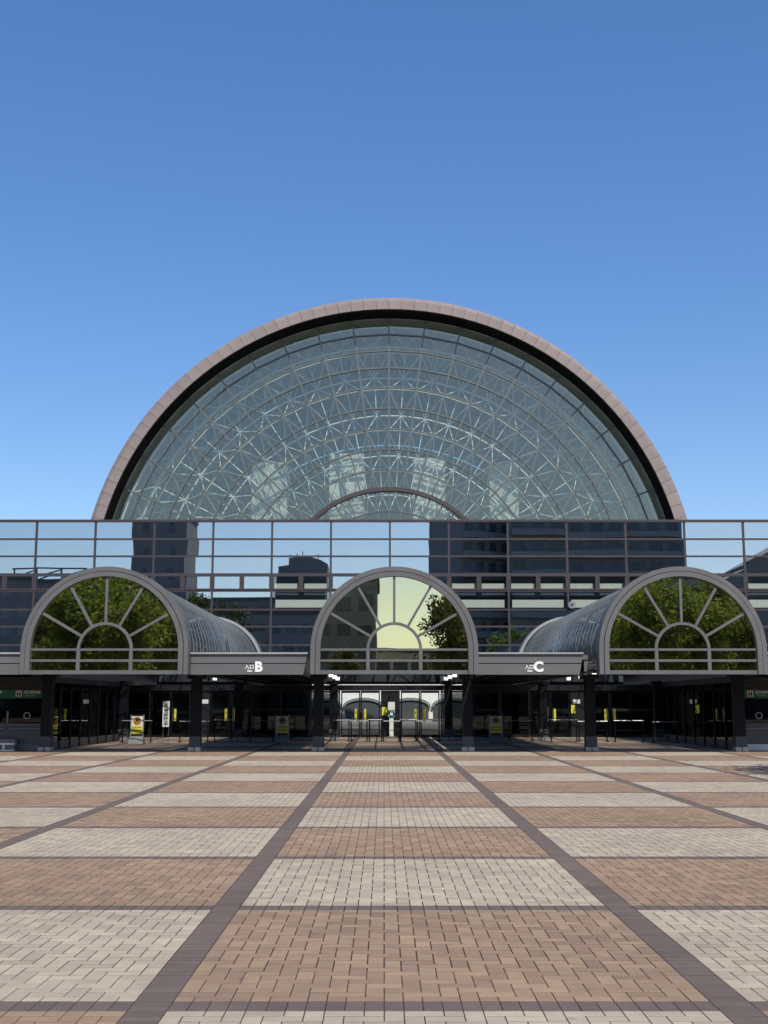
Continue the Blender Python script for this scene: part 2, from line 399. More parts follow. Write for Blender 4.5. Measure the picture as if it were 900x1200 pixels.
# white roller blinds behind some of the windows
bl1 = MB().box(-0.62, 0.62, 0, 0.03, -0.16, 0.16).mesh('blind', M['blind'])
bl2 = MB().box(-1.36, 1.36, 0, 0.03, -0.20, 0.21).mesh('blind', M['blind'])
bl3 = MB().box(-0.62, 0.62, 0, 0.03, -0.06, 0.06).mesh('blind', M['blind'])
for k in BLIND:
    for q in (0.25, 0.75):
        link('blind', bl1, hall, ((k+q)*S, FY+0.22, 7.76), (0,0,0)); link('blind', bl3, hall, ((k+q)*S, FY+0.22, 7.36), (0,0,0))
    link('blind', bl2, hall, ((k+0.5)*S, FY+0.22, 6.84), (0,0,0))

# ground floor: glazed front with door pairs at y = 60
GY = 60.0
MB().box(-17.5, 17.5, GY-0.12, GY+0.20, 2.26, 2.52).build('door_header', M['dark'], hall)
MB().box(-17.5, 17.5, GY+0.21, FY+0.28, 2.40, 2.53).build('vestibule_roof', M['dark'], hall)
PAIRS = [s_*c for c in (1.48, 7.92, 10.88) for s_ in (-1, 1)]
xs = sorted([-17.4, 17.4] + [p + d for p in PAIRS for d in (-1.0, 1.0)])
wp = MB(); gaps = [(xs[i], xs[i+1]) for i in range(0, len(xs), 2)]
for x0, x1 in gaps:
    if x1 - x0 < 2.2:
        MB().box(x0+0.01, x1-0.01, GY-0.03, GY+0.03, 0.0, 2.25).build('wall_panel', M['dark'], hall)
    else:
        nn = max(2, round((x1-x0)/1.5)); dx = (x1-x0)/nn
        for k in range(nn):
            a_, b_ = x0 + k*dx, x0 + (k+1)*dx
            fr = MB().box(a_+.01, b_-.01, GY-.05, GY+.05, 0, .12).box(a_+.01, b_-.01, GY-.05, GY+.05, 2.15, 2.25)
            fr.box(a_+.01, a_+.07, GY-.05, GY+.05, .121, 2.149).box(b_-.07, b_-.01, GY-.05, GY+.05, .121, 2.149)
            f_ = fr.build('shopfront_frame', M['dark'], hall)
            MB().box(a_+.08, b_-.08, GY-.006, GY+.006, .13, 2.14).build('pane', G['dim'], f_)
# lobby inside
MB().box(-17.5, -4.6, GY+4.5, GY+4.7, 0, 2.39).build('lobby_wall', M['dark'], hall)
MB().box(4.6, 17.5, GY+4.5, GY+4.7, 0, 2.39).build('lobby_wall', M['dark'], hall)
MB().box(-17.7, 17.7, GY, 71.9, -0.008, 0.0).build('lobby_floor', M['floor_in'], hall)

# door pairs
def leaf():
    f = MB().box(.01, .96, -.03, .03, .0, .10).box(.01, .96, -.03, .03, 2.14, 2.25).box(.01, .07, -.03, .03, .101, 2.139).box(.90, .96, -.03, .03, .101, 2.139)
    return f
def door_pair(x, label):
    t = thing('glass_door_pair', (x, GY, 0), label, 'door', 'door pairs of the entrance')
    for sx in (-1, 1):
        fm = leaf()
        if sx < 0: fm.v = [(-p[0], p[1], p[2]) for p in fm.v]
        f_ = link('door_leaf', fm.mesh('door_leaf', M['column']), t, (x, GY, 0), (0,0,0))
        a_, b_ = sorted((sx*.08, sx*.89))
        link('pane', MB().box(a_, b_, -.006, .006, .11, 2.13).mesh('pane', G['door']), f_, (x, GY, 0), (0,0,0))
        h_ = MB().tube((sx*.13, -.075, .75), (sx*.13, -.075, 1.45), .016, n=8).tube((sx*.13, -.075, .85), (sx*.13, -.03, .85), .01).tube((sx*.13, -.075, 1.35), (sx*.13, -.03, 1.35), .01)
        link('handle', h_.mesh('handle', M['rail']), f_, (x, GY, 0), (0,0,0))
        a_, b_ = sorted((sx*.18, sx*.28))
        st = link('notice', MB().box(a_, b_, -.012, -.0065, .78, 1.36).mesh('notice', M['yellow']), f_, (x, GY, 0), (0,0,0))
        link('notice_print', MB().box(a_+.03, b_-.03, -.016, -.0125, 1.12, 1.24).box(a_+.03, b_-.03, -.016, -.0125, .86, .93).mesh('notice_print', M['orange'] if sx > 0 else M['ink']), f_, (x, GY, 0), (0,0,0))
    return t
DL = {-1.48: 'glass door pair under the middle vault, on the B side of the poster panel',
      1.48: 'glass door pair under the middle vault, on the C side of the poster panel',
      -7.92: 'glass door pair at the edge of the vault beside canopy B, towards the B sign',
      7.92: 'glass door pair at the edge of the vault beside canopy C, towards the C sign',
      -10.88: 'glass door pair behind the vertical white banner and yellow board',
      10.88: 'glass door pair behind barriers, farthest beyond the C sign'}
for p in PAIRS: door_pair(p, DL[p])

# ------------------------------------------------------------------ domed hall
DC = Vector((0, 73.7, 8.05)); NS = 24
dome = thing('domed_hall', (0, 72, 0), 'huge half-round glass gable with brown panelled rim and white truss inside', 'building')
prof = [(18.03, 72.0), (18.57, 72.0), (18.86, 72.28), (18.86, 74.35), (18.03, 74.35)]
da = R(2.5)/2 - 0.010/18.4
vs = []; fs = []
for sgn in (-1, 1):
    for r, y in prof: vs.append((r*math.sin(sgn*da), y-72, r*math.cos(sgn*da)))
fs = [(0,1,2,3,4), (9,8,7,6,5)] + [(i, i+5, (i+1) % 5+5, (i+1) % 5) for i in range(5)]
pm = MB().add(vs, fs).mesh('rim_panel', M['rim'])
for k in range(-34, 34):
    link('rim_panel', pm, dome, (0, 72, 8.05), (0, R(2.5)*(k+0.5), 0))
MB().arc(0, 8.05, 18.00, 18.55, 2, 178, 72.05, 73.70, 96).build('rim_backing', M['rimback'], dome)
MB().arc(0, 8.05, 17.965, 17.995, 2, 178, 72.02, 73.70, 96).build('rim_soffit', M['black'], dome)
MB().arc(0, 8.05, 17.965, 18.02, 2, 178, 73.75, 74.9, 96).build('inner_lining', M['hallroof'], dome)
RR = [17.95, 16.9, 15.82, 14.69, 13.4, 12.06, 10.72, 9.39, 8.1, 6.82, 5.46, 4.1]
hs = math.tan(R(3.75))
for k in range(len(RR)-1):
    r1, r0 = RR[k] - 0.02, RR[k+1] + 0.02
    # flat pane between two chords of one sector
    h1, h0 = r1*math.cos(R(3.75)), r0*math.cos(R(3.75)); m_ = (h1+h0)/2
    poly = [(-h0*hs+.02, h0-m_), (h0*hs-.02, h0-m_), (h1*hs-.02, h1-m_), (-h1*hs+.02, h1-m_)]
    pm = MB().prism(poly, -.006, .006).mesh('pane', G['dome'])
    for s_ in range(NS):
        a_ = R(-90 + 7.5*(s_+0.5))
        if DC.z + h1*math.cos(a_) < 10.6: continue
        link('pane', pm, dome, (DC.x + m_*math.sin(a_), DC.y, DC.z + m_*math.cos(a_)), (random.gauss(0,.0015), a_, random.gauss(0,.0015)))
bm_ = MB().box(-.045, .045, -.14, .10, 4.1, 17.96).mesh('radial_bar', M['bar'])
for s_ in range(1, NS): link('radial_bar', bm_, dome, tuple(DC), (0, R(-90 + 7.5*s_), 0))
for k in range(1, len(RR)):
    if k == 9: continue
    mb = MB()
    for s_ in range(1, NS-1):
        a0, a1 = R(-90+7.5*s_), R(-90+7.5*(s_+1)); r = RR[k]
        p = lambda a, rr, y: (DC.x + rr*math.sin(a), DC.y+y, DC.z + rr*math.cos(a))
        mb.add([p(a0,r-.04,-.10),p(a1,r-.04,-.10),p(a1,r+.04,-.10),p(a0,r+.04,-.10),p(a0,r-.04,.09),p(a1,r-.04,.09),p(a1,r+.04,.09),p(a0,r+.04,.09)],
               [(0,1,2,3),(7,6,5,4),(0,4,5,1),(3,2,6,7)])
    mb.build('ring_bar', M['bar'], dome)
MB().arc(0, 8.05, 6.70, 6.94, 5, 175, 73.42, 73.82, 48).build('inner_arch', M['mullion'], dome)
# double layer truss behind the glass
FR = [17.5, 15.82, 13.4, 10.72, 8.1, 5.46]; BRd = [16.7, 14.6, 12.06, 9.39, 6.82]
pt = lambda r, a, y: (r*math.sin(a), DC.y + y, DC.z + r*math.cos(a))
for s_ in range(NS):
    a0 = R(-90+7.5*s_); a1 = a0 + R(7.5); am = (a0+a1)/2
    mb = MB()
    for k in range(5):
        bq = pt(BRd[k], am, 2.0)
        if bq[2] < 10.0: continue
        for (r, a) in ((FR[k], a0), (FR[k], a1), (FR[k+1], a0), (FR[k+1], a1)): mb.tube(pt(r, a, .35), bq, .033, n=5)
        mb.tube(bq, pt(BRd[k], am + R(7.5), 2.0), .05, n=5)
        if k < 4: mb.tube(bq, pt(BRd[k+1], am, 2.0), .036, n=5)
        mb.tube(pt(FR[k], a0, .35), pt(FR[k], a1, .35), .05, n=5)
        mb.tube(pt(FR[k], a0, .35), pt(FR[k+1], a0, .35), .05, n=5)
        mb.tube(pt(BRd[k], a0, 1.2), pt(FR[k], a0, .35), .03, n=4)
    if mb.v: mb.build('truss_bay', M['truss'], dome)
# vaulted roof, inner arches, purlins, end wall
HB = 112.0
MB().arc(0, 8.05, 18.06, 18.5, 0, 180, 74.45, HB, 64).build('vault_roof', M['hallroof'], dome)
for y in np.arange(78, HB-1, 5.0):
    mb = MB()
    for a in range(4, 176, 6):
        p0 = (17.4*math.cos(R(a)), y, 8.05+17.4*math.sin(R(a))); p1 = (17.4*math.cos(R(a+6)), y, 8.05+17.4*math.sin(R(a+6)))
        q = (16.2*math.cos(R(a+3)), y+1.2, 8.05+16.2*math.sin(R(a+3)))
        mb.tube(p0, p1, .09, n=5).tube(p0, q, .05, n=4).tube(p1, q, .05, n=4)
    mb.build('vault_arch', M['truss'], dome)
pl = MB().tube((0, 74.6, 17.75), (0, HB-.1, 17.75), .07, n=5).mesh('purlin', M['truss'])
for a in range(-80, 81, 10): link('purlin', pl, dome, (0, 0, 8.05), (0, R(a), 0))
for sx in (-1, 1):
    MB().box(sx*18.055-.2, sx*18.055+.2, 72.1, HB, 0, 8.19).build('side_wall', M['hallwall'], dome)
endp = [(18*math.cos(R(a)), 8.05+18*math.sin(R(a))) for a in range(0, 181, 6)] + [(-18, 4.2), (18, 4.2)]
MB().prism(endp, HB+.02, HB+.3).build('end_wall', M['hallwall'], dome)
for sx in (-1, 1):
    x0, x1 = sorted((sx*7.0, sx*18)); MB().box(x0, x1, HB+.02, HB+.3, 0, 4.19).build('end_wall', M['hallwall'], dome)
MB().box(-18, 18, 72.0, HB+.5, -.008, .001).build('hall_floor', M['floor_in'], dome)
for x0, x1, zt_ in ((-9.1, -6.75, 17.5), (-3.95, -1.6, 18.1), (1.6, 3.75, 17.8), (6.7, 8.6, 17.4)):  # added pale blocks, set to catch sun as the bright patches behind the glass
    MB().box(x0, x1, 78.05, 79.4, 4.2, zt_).build('bright_patch_block', M['bright_patch'], dome)

# court behind, seen through the doors
court = thing('exhibition_hall', (0, 134, 0), 'white exhibition hall wall with arched openings seen through the doors', 'building')
MB().box(-30, 30, 134, 136, 0, 14).build('wall', M['white'], court)
for x in (-7.2, -2.6, 2.6, 7.2):
    ar = [(x + 2.0*math.cos(R(a)), 1.25 + .75*math.sin(R(a))) for a in range(0, 181, 12)] + [(x-2.0, 0.02), (x+2.0, 0.02)]
    MB().prism(ar, 133.7, 133.99).build('loading_opening', M['room'], court)
    ar2 = [(x + 2.25*math.cos(R(a)), 1.35 + .95*math.sin(R(a))) for a in range(0, 181, 12)] + [(x + 2.01*math.cos(R(a)), 1.25 + .76*math.sin(R(a))) for a in range(180, -1, -12)]
    MB().prism(ar2, 133.5, 133.98).build('opening_hood', M['grey'], court)

# ------------------------------------------------------------------ barrel vault entrances
AY = 38.95; SP = 3.33; RO = 2.72; ZB = 2.55; VE = 62.85
def polar(r, a): return (r*math.cos(R(a)), SP + r*math.sin(R(a)))
def make_vault():
    t = thing('vault_entrance', (0, 0, 0), '', 'entrance')
    def uarch(r0, r1, y0, y1, name, m):
        mb = MB().arc(0, SP, r0, r1, 0, 180, y0, y1, 48)
        for sx in (-1, 1):
            a_, b_ = sorted((sx*r0, sx*r1)); mb.box(a_, b_, y0, y1, ZB, SP-.0005)
        return mb.build(name, m, t, False)
    uarch(2.575, RO, -.02, .62, 'outer_band', M['arch'])
    uarch(2.555, 2.5745, .03, .60, 'groove', M['rimback'])
    uarch(2.40, 2.554, -.05, .50, 'inner_band', M['arch'])
    # muntins
    mh = MB().arc(0, SP, .815, .905, 0, 180, .02, .16, 32)
    mh.build('hub_arch', M['arch'], t)
    for sx in (-1, 1):
        a_, b_ = sorted((sx*.80, sx*.91)); MB().box(a_, b_, .02, .16, ZB+.13, SP-.001).build('hub_post', M['arch'], t)
    sp_ = MB().box(-.040, .040, .025, .155, .905, 2.41).mesh('spoke', M['arch'])
    for a in (-60, -30, 0, 30, 60): link('spoke', sp_, t, (0, 0, SP), (0, R(a), 0))
    for z in (3.345, 2.99):
        for x0, x1 in ((-2.41, -.911), (-.799, .799), (.911, 2.41)):
            MB().box(x0, x1, .022, .15, z-.037, z+.037).build('cross_bar', M['arch'], t)
    MB().box(-2.41, 2.41, .018, .17, ZB, ZB+.129).build('bottom_bar', M['arch'], t)
    # panes
    for a in range(0, 180, 30):
        poly = [polar(2.42, a + 30*i/10) for i in range(11)] + [polar(.89, a+30-30*i/6) for i in range(7)]
        link('pane', MB().prism(poly, .08, .092).mesh('pane', G['arch']), t, (0,0,0), (random.gauss(0,.0008), 0, random.gauss(0,.0008)))
    poly = [polar(.82, 180*i/16) for i in range(17)]
    MB().prism(poly, .082, .094).build('pane', G['arch'], t)
    for z0, z1 in ((3.01, 3.33), (2.66, 2.97)):
        for x0, x1 in ((-2.42, -.88), (-.82, .82), (.88, 2.42)): MB().box(x0, x1, .081, .093, z0, z1).build('pane', G['arch'], t)
    # glazed barrel
    LN = VE - AY
    MB().arc(0, SP, 2.585, 2.60, 0, 180, .63, LN, 40).build('vault_glass', G['vault'], t, True)
    rb = MB().arc(0, SP, 2.603, 2.632, 0, 180, -.02, .02, 24)
    for sx in (-1, 1):
        a_, b_ = sorted((sx*2.603, sx*2.632)); rb.box(a_, b_, -.02, .02, 3.15, SP-.0005)
    rbm = rb.mesh('rib', M['rib'])
    for k in range(30): link('rib', rbm, t, (0, 1.0 + k*.784, 0), (0,0,0))
    pu = MB().box(-.03, .03, .63, LN, 2.50, 2.58).mesh('purlin', M['rib'])
    for a in (-72, -48, -24, 0, 24, 48, 72): link('purlin', pu, t, (0, 0, SP), (0, R(a), 0))
    for sx in (-1, 1):
        a_, b_ = sorted((sx*2.50, sx*2.80)); MB().box(a_, b_, .63, LN, 3.05, 3.28).build('eaves_beam', M['fascia'], t)
    uarch2 = MB().arc(0, SP, 2.66, 2.80, 0, 180, LN-.35, LN-.03, 40); uarch2.build('end_arch', M['coping'], t)
    # hoops inside, one in every eight ribs is a heavier arch with tie
    hp = MB().arc(0, SP, 2.42, 2.49, 0, 180, -.035, .035, 28)
    hp.tube((-2.4, 0, SP), (2.4, 0, SP), .03); hpm = hp.mesh('hoop', M['arch'])
    for k in range(1, 8): link('hoop', hpm, t, (0, 3.1*k, 0), (0,0,0))
    return t
v0 = make_vault()
VC = 9.38
VL = ['glazed barrel vault with fan window in the middle, between the B and C signs',
      'glazed barrel vault with fan window beside the B sign, over the yellow board',
      'glazed barrel vault with fan window beside the C sign, over the barriers']
for q, cx in enumerate((0, -VC, VC)):
    o = v0 if q == 0 else copy_tree(v0)
    o.location = (cx + (0.02 if q == 0 else 0.0), AY, 0); tag(o, VL[q], 'entrance', 'vaulted entrances')

# ------------------------------------------------------------------ canopies with fascia
def canopy(xl, xr, slant_r, label, letter=None, lx=0, sl_=None, sr_=None):
    t = thing('canopy', ((xl+xr)/2, 39.4, 0), label, 'canopy', 'flat canopies between the vaults')
    def band(z0, z1, name, m, y0):
        zt_, zb_ = 3.24, 2.55
        e = lambda z: xr - (slant_r*(zt_-z)/(zt_-zb_))
        MB().prism([(xl, z0), (e(z0), z0), (e(z1), z1), (xl, z1)], y0, 39.75).build(name, m, t)
    band(2.55, 2.895, 'lower_fascia', M['fascia'], 39.40)
    band(2.895, 2.925, 'fascia_joint', M['rimback'], 39.46)
    band(2.925, 3.215, 'upper_fascia', M['fascia'], 39.42)
    band(3.215, 3.27, 'coping', M['coping'], 39.34)
    a_ = sl_ if sl_ is not None else xl; b_ = sr_ if sr_ is not None else xr - slant_r
    MB().box(a_, b_, 39.76, 62.8, 3.05, 3.20).build('roof_deck', M['fascia'], t)
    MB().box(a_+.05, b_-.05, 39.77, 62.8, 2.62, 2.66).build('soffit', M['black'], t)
    for sx, xx in ((-1, a_), (1, b_)):
        x0, x1 = sorted((xx, xx - sx*.12))
        for k in range(29):
            y0 = 39.8 + k*.79
            MB().box(x0, x1, y0+.008, y0+.782, 2.56, 3.045).build('edge_panel', M['fascia'], t)
    for k in range(6):
        for xx in ((a_+b_)/2 - .9, (a_+b_)/2 + .9):
            MB().tube((xx, 42+k*3.4, 2.60), (xx, 42+k*3.4, 2.625), .09, n=10).build('downlight', M['grey'], t)
    if letter:
        link('letter', text_mesh('letter', letter, .44, M['white'], .012, .022), t, (lx + .16, 39.385, 2.79), TXT)
        link('entrance_word', text_mesh('entrance_word', '入口', .15, M['white'], .008, .004), t, (lx - .14, 39.388, 2.79), TXT)
        link('entrance_word_english', text_mesh('entrance_word_english', 'Gate', .085, M['white'], .008, .004), t, (lx - .13, 39.388, 2.67), TXT)
    return t
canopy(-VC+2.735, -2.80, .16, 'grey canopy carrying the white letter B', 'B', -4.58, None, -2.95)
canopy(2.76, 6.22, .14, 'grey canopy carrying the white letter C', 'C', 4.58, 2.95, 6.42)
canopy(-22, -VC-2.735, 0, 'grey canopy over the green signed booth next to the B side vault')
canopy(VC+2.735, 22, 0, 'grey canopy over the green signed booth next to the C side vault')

# ------------------------------------------------------------------ columns
def make_column():
    t = thing('column', (0,0,0), '', 'column')
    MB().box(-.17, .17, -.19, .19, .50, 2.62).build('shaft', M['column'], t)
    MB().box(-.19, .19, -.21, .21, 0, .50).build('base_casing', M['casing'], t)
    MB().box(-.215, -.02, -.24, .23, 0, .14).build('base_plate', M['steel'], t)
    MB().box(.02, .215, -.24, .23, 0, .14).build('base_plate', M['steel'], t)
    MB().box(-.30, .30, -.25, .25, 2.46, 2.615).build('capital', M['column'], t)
    return t
col0 = make_column(); first = True
side = {-VC: ('B side vault', 'the outer booth', 'canopy B'), 0: ('middle vault', 'canopy B', 'canopy C'), VC: ('C side vault', 'canopy C', 'the outer booth')}
for cx in (-VC, 0, VC):
    for sx in (-1, 1):
        nm, l_, r_ = side[cx]
        for y, wd in ((41.9, 'front'), (54.2, 'rear')):
            o = col0 if first else copy_tree(col0); first = False
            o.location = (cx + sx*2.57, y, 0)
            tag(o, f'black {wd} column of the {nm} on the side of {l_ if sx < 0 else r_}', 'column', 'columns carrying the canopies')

# ------------------------------------------------------------------ ticket booths under the outer canopies
def booth(sx, label):
    x0 = 12.12
    t = thing('ticket_booth', (sx*15, 42.3, 0), label, 'booth', 'ticket booths')
    def bx(name, m, a_, b_, y0, y1, z0, z1, par=None):
        p, q = sorted((sx*a_, sx*b_)); return MB().box(p, q, y0, y1, z0, z1).build(name, m, par or t)
    bx('wall', M['booth'], x0, 21, 42.40, 42.55, .0, .93)
    bx('back_wall', M['dark'], x0+.1, 21, 46.0, 46.1, 0, 2.5)
    bx('roof', M['dark'], x0-.02, 21, 42.3, 56, 2.36, 2.54)
    bx('skirting', M['booth2'] if sx < 0 else M['white'], x0+.03, 21, 42.30, 42.39, .005, .22)
    bx('header', M['dark'], x0, 21, 42.38, 42.5, 2.10, 2.35)
    sg = bx('sign_band', M['green'], x0+.01, 21, 42.33, 42.37, 1.80, 2.09)
    bx('upper_pane', G['dim'], x0+.02, 21, 42.40, 42.412, 1.36, 1.79)
    bx('inner_back', M['concrete'], x0+.02, 21, 43.2, 43.25, 1.36, 2.0)
    for k in range(6):
        a_ = x0 + .03 + 1.33*k
        bx('jamb', M['grey'], a_-.03, a_+.03, 42.36, 42.45, .945, 1.355)
        bx('window_pane', G['dim'], a_+.04, a_+1.29, 42.42, 42.432, .95, 1.35)
        o = MB().arc(0, 0, .095, .12, 0, 360, 42.405, 42.415, 24).build('speak_ring', M['steel'], t)
        o.location.x += sx*(a_ + .66); o.location.z += 1.20
        bx('counter', M['grey'], a_+.05, a_+1.22, 42.28, 42.40, .73, .77)
        # sign content
        px = sx*(a_+.66) - .40
        pic = MB().box(px, px+.21, 42.322, 42.329, 1.855, 2.065).build('pictogram_square', M['white'], t)
        pg = MB()
        for fx in (.062, .148):
            pg.box(px+fx-.032, px+fx+.032, 42.316, 42.321, 1.90, 1.99).add([], [])
            pg.prism([(px+fx+.024*math.cos(R(u)), 2.02+.024*math.sin(R(u))) for u in range(0, 360, 40)], 42.316, 42.321)
            pg.box(px+fx-.018, px+fx+.018, 42.3165, 42.3205, 1.865, 1.899)
        pg.build('pictogram_figure', M['ink'], t)
        link('sign_text', text_mesh('sign_text', '当日券売場', .115, M['white'], .003, .002), t, (px+.56, 42.325, 2.0), TXT)
        link('sign_text', text_mesh('sign_text', 'Ticket Counter', .05, M['white'], .003), t, (px+.50, 42.325, 1.89), TXT)
    # glazed flank towards the vault
    for k in range(9):
        y0 = 42.6 + k*1.48
        bx('flank_post', M['column'], x0-.04, x0+.06, y0, y0+.08, 0, 2.35)
        bx('flank_pane', G['dim'], x0, x0+.012, y0+.09, y0+1.47, .3, 2.2)
        bx('flank_panel', M['booth'], x0-.01, x0+.03, y0+.09, y0+1.47, 0, .29)
    return t
booth(-1, 'dark booth with green sign band and round window grilles behind the low white slatted barrier')
booth(1, 'dark booth with green sign band above a bright white skirting')
b = thing('low_barrier', (-14.2, 42.0, 0), 'low white and grey slatted barrier in front of the green signed booth', 'barrier')
MB().box(-15.3, -13.06, 41.9, 42.2, .0, .05).build('rail', M['white'], b)
MB().box(-15.3, -13.06, 41.9, 42.2, .21, .27).build('rail', M['white'], b)
MB().box(-15.3, -13.03, 41.92, 42.22, .271, .40).build('top_board', M['booth2'], b)
MB().box(-15.3, -13.06, 41.98, 42.15, .051, .209).build('back_board', M['booth2'], b)
for x in (-13.42, -14.2, -15.0): MB().box(x-.035, x+.035, 41.895, 41.979, .0505, .2095).build('post', M['white'], b)

# ------------------------------------------------------------------ small things under the canopies
def board(x, y, label, rot=0.0):
    t = thing('standing_board', (x, y, 0), label, 'sign', 'poster boards under the canopies')
    sl = .10
    def pl(name, m, x0, x1, z0, z1, off, th=.012):
        q = lambda z: sl*z/1.15 + off
        MB().add([(x+x0, y+q(z0), z0), (x+x1, y+q(z0), z0), (x+x1, y+q(z1), z1), (x+x0, y+q(z1), z1),
                  (x+x0, y+q(z0)+th, z0), (x+x1, y+q(z0)+th, z0), (x+x1, y+q(z1)+th, z1), (x+x0, y+q(z1)+th, z1)],
                 [(0,1,2,3),(7,6,5,4),(0,4,5,1),(1,5,6,2),(2,6,7,3),(3,7,4,0)]).build(name, m, t)
    pl('frame_side', M['steel'], -.28, -.235, .02, 1.16, 0, .04); pl('frame_side', M['steel'], .235, .28, .02, 1.16, 0, .04)
    pl('frame_top', M['ink'], -.234, .234, 1.11, 1.16, 0, .04)
    pl('poster', M['white'], -.233, .233, .40, 1.10, .005)
    pl('poster_yellow', M['yellow'], -.23, .23, .41, .72, 0, .004)
    pl('poster_band', M['ink'], -.233, .233, .33, .395, .003)
    MB().add([(x-.30, y-.18, 0), (x+.30, y-.18, 0), (x+.30, y+.45, 0), (x-.30, y+.45, 0), (x-.26, y+.0, .30), (x+.26, y+.0, .30), (x+.26, y+.15, .30), (x-.26, y+.15, .30)],
             [(0,3,2,1),(4,5,6,7),(0,1,5,4),(1,2,6,5),(2,3,7,6),(3,0,4,7)]).build('weighted_base', M['grey'], t)
    yy = y + sl*.9/1.15
    MB().prism([(x+.155*math.cos(R(a)), .92+.155*math.sin(R(a))) for a in range(0, 360, 15)], yy-.024, yy-.018).build('poster_disc', M['gold'], t)
    MB().prism([(x+.06*math.cos(R(a+30)), .94+.06*math.sin(R(a+30))) for a in range(0, 360, 60)], yy-.029, yy-.0245).build('poster_mark', M['ink'], t)
    tw = MB()
    for z, xs_ in ((.655, (-.15, -.05, .05, .14)), (.53, (-.16, -.08, 0, .08, .16))):
        for q in xs_:
            yq = y + sl*z/1.15
            tw.box(x+q-.03, x+q+.03, yq-.006, yq-.003, z-.012, z+.008).box(x+q-.008, x+q+.008, yq-.0065, yq-.0033, z-.035, z+.03)
    tw.build('poster_print', M['ink'], t)
    return t
board(-10.42, 49.6, 'sunlit white and yellow poster board with brown disc on a grey base')
board(-4.55, 50.5, 'poster board in deep shade under canopy B')
board(4.35, 50.5, 'poster board in deep shade under canopy C')

t = thing('banner_sign', (-9.42, 50.6, 0), 'tall narrow white banner with black vertical characters on thin legs', 'sign')
MB().box(-9.56, -9.28, 50.6, 50.63, .66, 1.72).build('panel', M['white'], t)
for x in (-9.53, -9.31): MB().tube((x, 50.65, 0), (x, 50.65, 1.74), .013).build('leg', M['rail'], t)
MB().box(-9.6, -9.24, 50.45, 50.85, 0, .02).build('foot', M['grey'], t)
for k, chx in enumerate('感染症対策中'):
    link('character', text_mesh('character', chx, .185, M['ink'], .003, .005), t, (-9.42, 50.594, 1.64 - k*.175), TXT)

def barrier(x0, x1, y, h, label):
    t = thing('queue_barrier', ((x0+x1)/2, y, 0), label, 'barrier', 'steel queue barriers before the doors')
    for x in (x0, x1):
        MB().tube((x, y, 0), (x, y, h), .028, n=8).tube((x, y, 0), (x, y, .02), .11, n=10).build('post', M['column'], t)
    MB().tube((x0-.04, y, h), (x1+.04, y, h), .020, n=8).build('rail', M['rail'], t)
    MB().tube((x0, y, h*.55), (x1, y, h*.55), .012, n=6).build('lower_rail', M['column'], t)
bl_ = [(-2.45, -1.85, .90, 'beside the rear column towards B'), (-1.75, -1.06, .86, 'before the door pair on the B side'), (-.95, -.42, .92, 'on the B side of the sanitiser panel'),
       (-.34, .38, .86, 'right before the poster panel'), (.42, 1.08, .92, 'on the C side of the poster panel'), (1.15, 2.1, .86, 'before the door pair on the C side')]
for x0, x1, h, d in bl_: barrier(x0, x1, 53.1, h, 'steel barrier under the middle vault ' + d)
for x0, x1, y, h, d in ((-11.4, -10.2, 51.5, .9, 'by the B side vault near the sunlit poster board'), (-9.1, -7.9, 52.3, .86, 'by the B side vault next to the white banner'),
                        (-7.6, -6.9, 52.3, .92, 'at the edge of the B side vault by a column'), (6.9, 8.0, 52.4, .92, 'at the edge of the C side vault by a column'),
                        (8.1, 9.3, 52.4, .86, 'in the middle of the C side vault'), (9.5, 10.7, 51.6, .9, 'in the C side vault towards the booth'),
                        (10.9, 11.9, 50.6, .86, 'closest to the booth by the C side'), (-6.2, -5.2, 53.5, .88, 'in shade under canopy B'), (5.2, 6.2, 53.5, .88, 'in shade under canopy C')):
    barrier(x0, x1, y, h, 'steel barrier ' + d)

# posters and sanitiser stand in the middle panel
t = thing('sanitiser_stand', (.05, 59.5, 0), 'white and teal sanitiser stand before the dark panel between middle doors', 'dispenser')
MB().box(-.16, .26, 59.4, 59.6, 0, .03).build('foot', M['grey'], t)
MB().box(-.05, .15, 59.48, 59.56, .031, .95).build('post', M['white'], t)
MB().box(-.12, .22, 59.44, 59.50, .96, 1.70).build('board', M['white'], t)
MB().box(-.11, .21, 59.43, 59.436, .97, 1.32).build('board_print', M['teal'], t)
MB().box(-.02, .12, 59.36, 59.43, 1.05, 1.25).build('dispenser', M['lamp'], t)
tag(MB().box(-.42, -.18, GY-.06, GY-.035, 1.05, 1.45).build('yellow_notice', M['yellow']), 'small yellow notice on dark panel beside the sanitiser stand', 'notice')
tag(MB().box(-9.33, -9.02, GY-.06, GY-.035, 1.62, 1.82).build('white_notice', M['white']), 'small white notice on the dark panel under the B side vault', 'notice')
tag(MB().box(9.05, 9.40, GY-.06, GY-.035, 1.62, 1.82).build('white_notice', M['white']), 'small white notice on the dark panel under the C side vault', 'notice')
tag(MB().box(8.95, 9.15, GY-.064, GY-.036, 1.15, 1.55).build('green_notice', M['yellow']), 'yellow green notice below the white one under the C side vault', 'notice')

